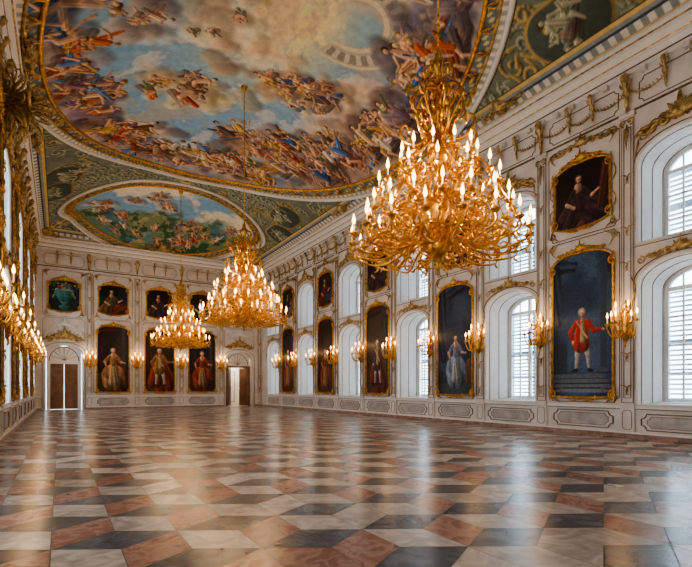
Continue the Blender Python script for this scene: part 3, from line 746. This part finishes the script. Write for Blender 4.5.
def upper_canvas(k):
    cv=Cv(-UW,UW,UZ0-.25,UZ1+.3,.018)
    B=[((.08,.08,.1),(.18,.15,.15)),((.12,.08,.07),(.24,.15,.11)),((.06,.08,.1),(.16,.18,.21))]
    bgfill(cv,*B[k%3],seed=80+k)
    if k==9:
        cv.A[:]=np.array((.12,.17,.15))
        cv.cap((0,5.75),(0,5.8),.25,.1,(.25,.5,.5)); cv.cap((0,5.85),(0,6.3),.1,.4,(.28,.55,.55),fold=.1); cv.cap((0,6.35),(0,6.6),.38,.34,(.25,.5,.5),fold=.1)
        cv.cap((-.36,6.62),(.36,6.62),.07,.07,(.45,.7,.65)); 
        for s in (-1,1): cv.cap((s*.4,6.5),(s*.52,6.2),.05,.05,(.5,.6,.4))
        r=np.random.default_rng(4)
        for q in range(40):
            x=r.normal()*.3; zz=6.82+r.normal()*.12; cv.cap((x,zz),(x+.03,zz),.05,.05,[(.3,.45,.25),(.7,.6,.4),(.6,.3,.25),(.25,.4,.4)][q%4])
        return cv
    R=[(.42,.16,.13),(.18,.2,.32),(.42,.32,.22),(.45,.42,.40),(.24,.22,.16)]
    c=R[k%5]; c2=R[(k*2+1)%5]
    if k==4: c=(.26,.18,.20); c2=(.42,.24,.22)
    cv.cap((.1,5.6),(.5,5.75),.4,.35,c2,fold=.22); cv.cap((-.15,6.15),(-.4,5.7),.25,.32,c,fold=.2)
    if k==4: cv.cap((.0,6.1),(.35,5.8),.2,.4,c,fold=.22); cv.cap((.5,5.9),(.72,6.9),.1,.16,(.34,.19,.15),fold=.2)
    cv.cap((-.1,6.45),(-.08,6.05),.15,.18,c,fold=.12); cv.cap((-.1,6.54),(-.1,6.48),.1,.11,np.array(FL)*.9)
    cv.cap((-.22,6.45),(-.42,6.15),.07,.06,c); cv.cap((-.42,6.15),(-.2,6.0),.05,.04,FL)
    cv.cap((.06,6.45),(.28,6.2),.07,.06,c); cv.cap((.28,6.2),(.46,6.32),.05,.04,FL)
    head(cv,-.08,6.74,.95,(.35,.25,.18) if k%2 or k==4 else (.55,.5,.45))
    if k%2: cv.cap((.48,6.35),(.5,6.35),.1,.09,FL); cv.cap((.48,6.42),(.48,6.42),.09,.09,(.5,.4,.25)); cv.cap((.5,6.2),(.55,5.8),.13,.2,c2,fold=.2)
    return cv
def framed(cv,w,bot,top,crestw,cresth):
    mb=MB([M_CANVAS,M_GOLD,M_AGOLD]); nu,nv=int(2*w/.02),int((top(0)-bot(0))/.02)
    us=np.linspace(-1,1,nu+1); C=[]
    for u in us:
        t,b=top(u),bot(u)
        for k in range(nv+1):
            z=b+(t-b)*k/nv; mb.v.append((u*w,-.03,z))
            i=min(max(int(round((u*w-cv.x0)/cv.res)),0),cv.nx-1); j=min(max(int(round((z-cv.y0)/cv.ry)),0),cv.ny-1)
            C.append(cv.A[j,i])
    mb.cols[0]=s2l(np.clip(np.array(C),0,1)).astype(np.float32)
    for i in range(nu):
        for k in range(nv):
            a=i*(nv+1)+k; mb.f.append((a,a+nv+1,a+nv+2,a+1)); mb.m.append(0); mb.sm.append(False)
    uu=[math.sin(math.pi*(k/20-.5)) for k in range(21)]
    loop=[(u*w,bot(u)) for u in uu]+[(u*w,top(u)) for u in reversed(uu)]
    mb.tube([(x*1.015,-.05,z) for x,z in loop],.034,6,1,closed=True)
    mb.tube([(x*.975,-.045,z*.9985+.004) for x,z in loop],.012,5,2,closed=True)
    for i in range(0,len(loop),1):
        x,z=loop[i]; x2,z2=loop[(i+1)%len(loop)]; L=math.hypot(x2-x,z2-z); n=max(1,int(L/.3))
        for q in range(n):
            px=x+(x2-x)*q/n;pz=z+(z2-z)*q/n; ta=math.atan2(z2-z,x2-x)
            leaf(mb,px*1.03,pz,ta-.7,.13,-.06,2,.9,.015)
    for s in (-1,1):
        for zz in (bot(s)+.05,top(s)-.05):
            mb.tube(spiral(s*w*1.0,zz,.12,1.4,R90,s,-.07),[.022]*15,5,1)
            leaf(mb,s*w,zz,R90-s*.9,.22,-.07,1,s*.8,.025); leaf(mb,s*w,zz,-R90+s*.9,.22,-.07,1,-s*.8,.025)
    crest(mb,0,top(0)+.02,crestw,cresth,1,-.06)
    for s in (-1,1):
        mb.tube(catmull([(0,-.06,bot(0)-.03),(s*.2,-.08,bot(0)-.08),(s*.42,-.06,bot(0)+.0),(s*.38,-.07,bot(0)+.06)]),.018,5,1)
        leaf(mb,s*.1,bot(0)-.03,-R90+s*.8,.14,-.06,1,s*.5,.02)
    return mb.mesh('portrait')
ftop=lambda u:FH1+.34*max(0,1-abs(u)**2.6)**.55
fbot=lambda u:FH0-.03*max(0,1-abs(u)**3)
utop=lambda u:UZ1+.22*max(0,1-abs(u)**2.6)**.6
ubot=lambda u:UZ0-.18*max(0,1-abs(u)**2.6)**.6
FULL=[framed(full_canvas(k),FW,fbot,ftop,1.3,.36) for k in range(7)]
UPP=[framed(upper_canvas(k),UW,ubot,utop,1.1,.42) for k in range(5)]; URN=framed(upper_canvas(9),UW,ubot,utop,1.1,.42)
for i,y in enumerate(PIC_Y):
    l,r=at_right(y); put('full_length_portrait',FULL[(3,0,1,2,3,6)[i]],l,r); put('half_length_portrait',UPP[(i+1)%5 if i!=1 else 4],l,r)
    l,r=at_left(y); put('full_length_portrait',FULL[(i+2)%7],l,r); put('half_length_portrait',UPP[(i+2)%5],l,r)
for k,i in enumerate((1,2,3)): put('full_length_portrait',FULL[4+k],(FAR_X[i],YF,0),0)
for i in range(5):
    if i==0: put('urn_still_life_painting',URN,(FAR_X[0],YF,0),0)
    else: put('half_length_portrait',UPP[(i*2)%5],(FAR_X[i],YF,0),0)

# ------------------------------------------------------------------ candles, sconces, chandeliers
def candle(mb,x,y,z,h=.15,s=1.):
    mb.lathe([(0,-.05*s),(.03*s,-.035*s),(.07*s,0),(.075*s,.015*s),(.03*s,.01*s),(.028*s,.05*s),(.0,.05*s)],(x,y,z),8,0)
    mb.lathe([(.014*s,.04),(.014*s,.04+h),(0,.045+h)],(x,y,z),6,1)
    f=z+.04+h
    mb.lathe([(0,0),(.022*s,.025*s),(.031*s,.06*s),(.02*s,.11*s),(.008*s,.15*s),(0,.18*s)],(x,y,f),6,2)
def sconce_mesh():
    mb=MB([M_GOLD,M_WAX,M_FLAME])
    mb.lathe([(0,-.42),(.04,-.36),(.06,-.2),(.09,-.05),(.07,.1),(.05,.25),(.02,.36),(0,.42)],(0,-.09,0),8,0)
    for s in (-1,1):
        mb.tube(catmull([(0,-.05,-.4),(s*.12,-.06,-.2),(s*.06,-.06,0),(s*.15,-.06,.2),(s*.04,-.06,.42),(s*.1,-.07,.5)]),.02,5,0)
        mb.tube(spiral(s*.12,.22,.08,1.3,-R90,s,-.06),[.016]*15,5,0); mb.tube(spiral(s*.1,-.22,.08,1.3,R90,-s,-.06),[.016]*15,5,0)
        for q in range(3): leaf(mb,s*.03,-.3+.28*q,R90-s*.9,.18,-.07,0,s*.5,.02)
    leaf(mb,0,.38,R90,.22,-.06,0,0,.03); leaf(mb,0,-.38,-R90,.22,-.06,0,0,.03)
    for i,(a,R,z) in enumerate(((-72,.32,.05),(-42,.42,-.02),(0,.46,.0),(42,.42,-.02),(72,.32,.05),(-38,.24,.25),(38,.24,.25))):
        a=math.radians(a); dx,dy=math.sin(a),-math.cos(a); z0=-.15 if i<5 else .12
        P=[(0,-.06,z0),(dx*R*.3,-.06+dy*R*.3,z0-.14),(dx*R*.75,-.06+dy*R*.75,z0-.16),(dx*R,-.06+dy*R,z-.1),(dx*R,-.06+dy*R,z-.02)]
        C=catmull(P); mb.tube(C,[.016]*len(C),5,0)
        mb.tube([(p[0]*1,p[1],p[2]) for p in catmull([(dx*R*.6,-.06+dy*R*.6,z0-.16),(dx*R*.75,-.06+dy*R*.75,z0-.05),(dx*R*.55,-.06+dy*R*.55,z0),(dx*R*.45,-.06+dy*R*.45,z0-.06)],3)],.011,4,0)
        candle(mb,dx*R,-.06+dy*R,z,.11,.85)
    return mb.mesh('candle_sconce')
SM=sconce_mesh()
def lamp(name,parent,loc,e,rad=.03,c=(1,.67,.37)):
    ld=bpy.data.lights.new(name,'POINT'); ld.energy=e; ld.color=c; ld.shadow_soft_size=rad
    o=bpy.data.objects.new(name,ld); col.objects.link(o); o.parent=parent; o.location=loc
def sconce(l,r):
    o=put('candle_sconce',SM,l,r); lamp('candle_light',o,(0,-.34,.42),8)
for y in PIC_Y:
    for s in (-1,1):
        sconce(*at_right(y+s*1.19,2.75,.05)); sconce(*at_left(y+s*1.19,2.75,.05))
for i in range(4): sconce(*at_far((FAR_X[i]+FAR_X[i+1])/2,2.75,.05))
lamp('lobby_light',D2,(.1,1.6,3.2),80,.08,(1,.86,.68))

def chand_mesh():
    mb=MB([M_GOLD,M_WAX,M_FLAME]); B=3.12; rg=random.Random(9)
    prof=[(0,3.12),(.05,3.16),(.03,3.24),(.12,3.33),(.2,3.45),(.22,3.53),(.1,3.64),(.07,3.8),(.13,3.98),(.2,4.12),(.17,4.24),(.08,4.4),(.06,4.6),(.12,4.78),(.18,4.92),(.14,5.05),(.07,5.2),(.05,5.45),(.1,5.62),(.15,5.78),(.1,5.92),(.05,6.05),(.04,6.3),(.09,6.42),(.11,6.52),(.05,6.64),(.03,6.75),(.02,6.8)]
    mb.lathe([(r,z-B) for r,z in prof],(0,0,0),12,0)
    mb.tube([(0,0,6.75-B),(0,0,11.33-B)],.014,6,0)
    for k in range(3):
        z=7.0+.16*k; mb.lathe([(0,-.05),(.045-.01*k,0),(0,.05)],(0,0,z-B),8,0)
    mb.lathe([(.015,-.2),(.08,-.12),(.11,-.03),(.12,0)],(0,0,11.34-B),10,0)
    def pol(a,r,z): return (r*math.cos(a),r*math.sin(a),z-B)
    def lf(a,r,z,l,up,rad=.022):
        P=[]
        for i in range(5):
            t=i/4; b=up+1.3*t; P.append(pol(a,r+l*t*math.cos(b),z+l*t*math.sin(b)))
        mb.tube(P,[rad*.6,rad,rad,rad*.6,rad*.15],4,0)
    def arm(a,r0,z0,R,ze,th=.024,dip=.3):
        tw=.12
        P=[pol(a,r0,z0),pol(a+tw,R*.22+r0*.3,z0+.10),pol(a+tw,R*.42,z0-.05),pol(a,R*.62,z0-dip),pol(a-tw*.5,R*.84,min(z0-dip,ze-.25)+.02),pol(a,R,ze-.16),pol(a,R,ze-.03)]
        C=catmull(P,4); n=len(C); mb.tube(C,[th*(1.25-.6*i/n) for i in range(n)],5,0)
        zc=z0-dip-.02; S=[]
        for i in range(12):
            t=i/11; q=.15*(1-.8*t)*R/1.4+.02; b=1.8+7*t; S.append(pol(a,R*.72+q*math.cos(b),zc+.16+q*math.sin(b)))
        mb.tube(S,[th*.75]*12,4,0)
        for t,l in ((.4,.14),(.62,.16),(.82,.16),(.93,.12)):
            lf(a+rg.uniform(-.05,.05),R*t,z0-dip*.8*(t if t<.8 else .9)+(.0 if t<.8 else .1),l,rg.uniform(-1.2,1.6))
        lf(a,R*.97,ze-.2,.12,-1.8); lf(a+.06,R,ze-.12,.1,.1,.016); lf(a-.06,R,ze-.12,.1,.1,.016)
        candle(mb,*pol(a,R,ze),.11,1.0)
    n=18
    for i in range(n): arm(2*math.pi*i/n,.15,3.52,1.42,3.64,.021,dip=.16)
    for i in range(n): arm(2*math.pi*(i+.5)/n,.15,3.78,1.16,4.0,.021,dip=.18)
    for i in range(14): arm(2*math.pi*(i+.25)/14,.14,4.25,.97,4.45,.02,dip=.2)
    for i in range(12): arm(2*math.pi*i/12,.1,4.72,.62,4.88,.017,dip=.15)
    for i in range(8):
        a=2*math.pi*(i+.5)/8
        C=catmull([pol(a,.06,6.15),pol(a,.32,6.08),pol(a,.42,5.85),pol(a,.28,5.62),pol(a,.16,5.42),pol(a,.34,5.18),pol(a,.56,5.22),pol(a,.64,5.4),pol(a,.54,5.5),pol(a,.48,5.38)],4)
        mb.tube(C,.024,5,0)
        for q in range(11): lf(a+rg.uniform(-.15,.15),.16+.04*q*(q%2),5.2+.09*q,.2,rg.uniform(-.4,1.3),.028)
        C=catmull([pol(a,.3,5.15),pol(a,.48,4.95),pol(a,.75,4.72),pol(a,.92,4.5),pol(a,1.05,4.2),pol(a,1.2,3.95),pol(a,1.3,3.7)],4); mb.tube(C,.013,4,0)
        C=catmull([pol(a,.1,6.5),pol(a,.24,6.45),pol(a,.22,6.3),pol(a,.14,6.36)],4); mb.tube(C,.016,4,0)
        lf(a,.05,6.4,.24,.6,.024); lf(a,.04,6.1,.26,.9,.024); lf(a,.04,6.6,.16,1.1,.02)
        for q in range(3): lf(a+.2*q,.12,3.35+.1*q,.2,-1.4+.4*q,.025)
    for R,z in ((1.22,3.5),(.8,4.05)):
        mb.tube([pol(2*math.pi*k/48,R+.03*math.sin(k*math.pi/1.5),z+.03*math.cos(k*math.pi/2)) for k in range(48)],.016,5,0,closed=True)
    for k in range(150):
        a=rg.uniform(0,6.283); z=rg.choice((3.45,3.6,3.75,4.1,4.3,4.7)); r=rg.uniform(.1,1.0)*(1.15 if z<4 else .75)
        lf(a,r,z-.1*r,rg.uniform(.12,.22),rg.uniform(-1.5,1.8),.024)
    return mb.mesh('chandelier')
CM=chand_mesh()
for y in (5.8,15.3,25.0):
    o=put('chandelier',CM,(5.3,y,3.12),math.radians(7*y))
    o.location.z=3.12+min(0,vz(5.3,y)-11.35)
    for k in range(6):
        a=2*math.pi*k/6; lamp('candle_light',o,(1.18*math.cos(a),1.18*math.sin(a),1.12),28)
    for k in range(3):
        a=2*math.pi*k/3+.5; lamp('candle_light',o,(.62*math.cos(a),.62*math.sin(a),2.05),28)

# gilded cartouches above the cornice + rocaille capitals on the left wall
src=MB([M_AGOLD]); crest(src,0,0,2.2,1.1,0,-.12); crest(src,0,-.3,1.6,.7,0,-.2)
src.lathe([(0,-.35),(.22,-.28),(.32,0),(.24,.25),(0,.34)],(0,-.1,0),12,0)
T=MB([M_AGOLD])
def addc(loc,rz,sc=(1,1,1)):
    T.add(src,Matrix.Translation(loc)@Matrix.Rotation(rz,4,'Z')@Matrix.Diagonal((*sc,1)),{0:0})
for y in (9.7,14.37,19.04):
    addc((XR-.3,y,9.75),-R90,(.7,1,.7)); addc((XL+.3,y,9.75),R90,(.8,1,.8))
addc((XC,YF-.35,9.75),0)
for x,y,r in ((XL+.5,YF-.5,R90/2),(XR-.5,YF-.5,-R90/2)): addc((x,y,9.7),r,(.8,1,.8))
put('trim_6',T.mesh('gilded_cartouches'))
def burst(seed,R,out):
    b=MB([M_GOLD]); rg=random.Random(seed)
    for k in range(90):
        a=rg.uniform(0,6.283); e=rg.uniform(0,1.4); l=R*rg.uniform(.5,1)
        d=Vector((math.cos(a)*math.cos(e)*l,-math.sin(e)*out*rg.uniform(.6,1),math.sin(a)*math.cos(e)*l))
        u=Vector((rg.uniform(-1,1),rg.uniform(-1,0),rg.uniform(-1,1)))*.12*R
        P=catmull([Vector((0,-.06,0)),d*.4+u,d*.75+u*1.6,d+u*.6,d-u*.3+Vector((0,0,-.05*R))],3); n=len(P)
        b.tube(P,[.035*R*(1-.75*i/n) for i in range(n)],5,0)
    for s in (-1,1):
        b.tube(spiral(s*.35*R,.1*R,.3*R,1.5,R90,s,-out*.5),[.045*R]*15,6,0); b.tube(spiral(s*.3*R,-.5*R,.22*R,1.5,-R90,-s,-out*.4),[.04*R]*15,6,0)
    return b
T=MB([M_AGOLD])
for y in PIC_Y:
    for s in (-1,1):
        big=abs(y+s*1.19-13.23)<.1
        T.add(burst(int(y*10)+s,.95 if big else .34,1.0 if big else .22),Matrix.Translation((XL+.05,y+s*1.19,7.75 if big else 7.5))@Matrix.Rotation(R90,4,'Z'),{0:0})
put('trim_7',T.mesh('rocaille_capitals'))

# ------------------------------------------------------------------ world, camera, view
w=bpy.data.worlds.new('daylight'); scene.world=w; w.use_nodes=True
bg=w.node_tree.nodes['Background']; bg.inputs[0].default_value=(.72,.87,1.0,1); bg.inputs[1].default_value=6.8
cam=bpy.data.cameras.new('camera'); co=bpy.data.objects.new('camera',cam); col.objects.link(co)
cam.sensor_width=36; cam.lens=470/692*36; cam.shift_y=104.5/692; cam.clip_end=200; cam.clip_start=.05
co.location=(0,0,1.2); co.rotation_euler=(R90,0,-math.atan(286/470))
scene.camera=co
scene.view_settings.view_transform='AgX'
try: scene.view_settings.look='AgX - Medium High Contrast'
except Exception as ex: print(ex)
scene.view_settings.exposure=0.32
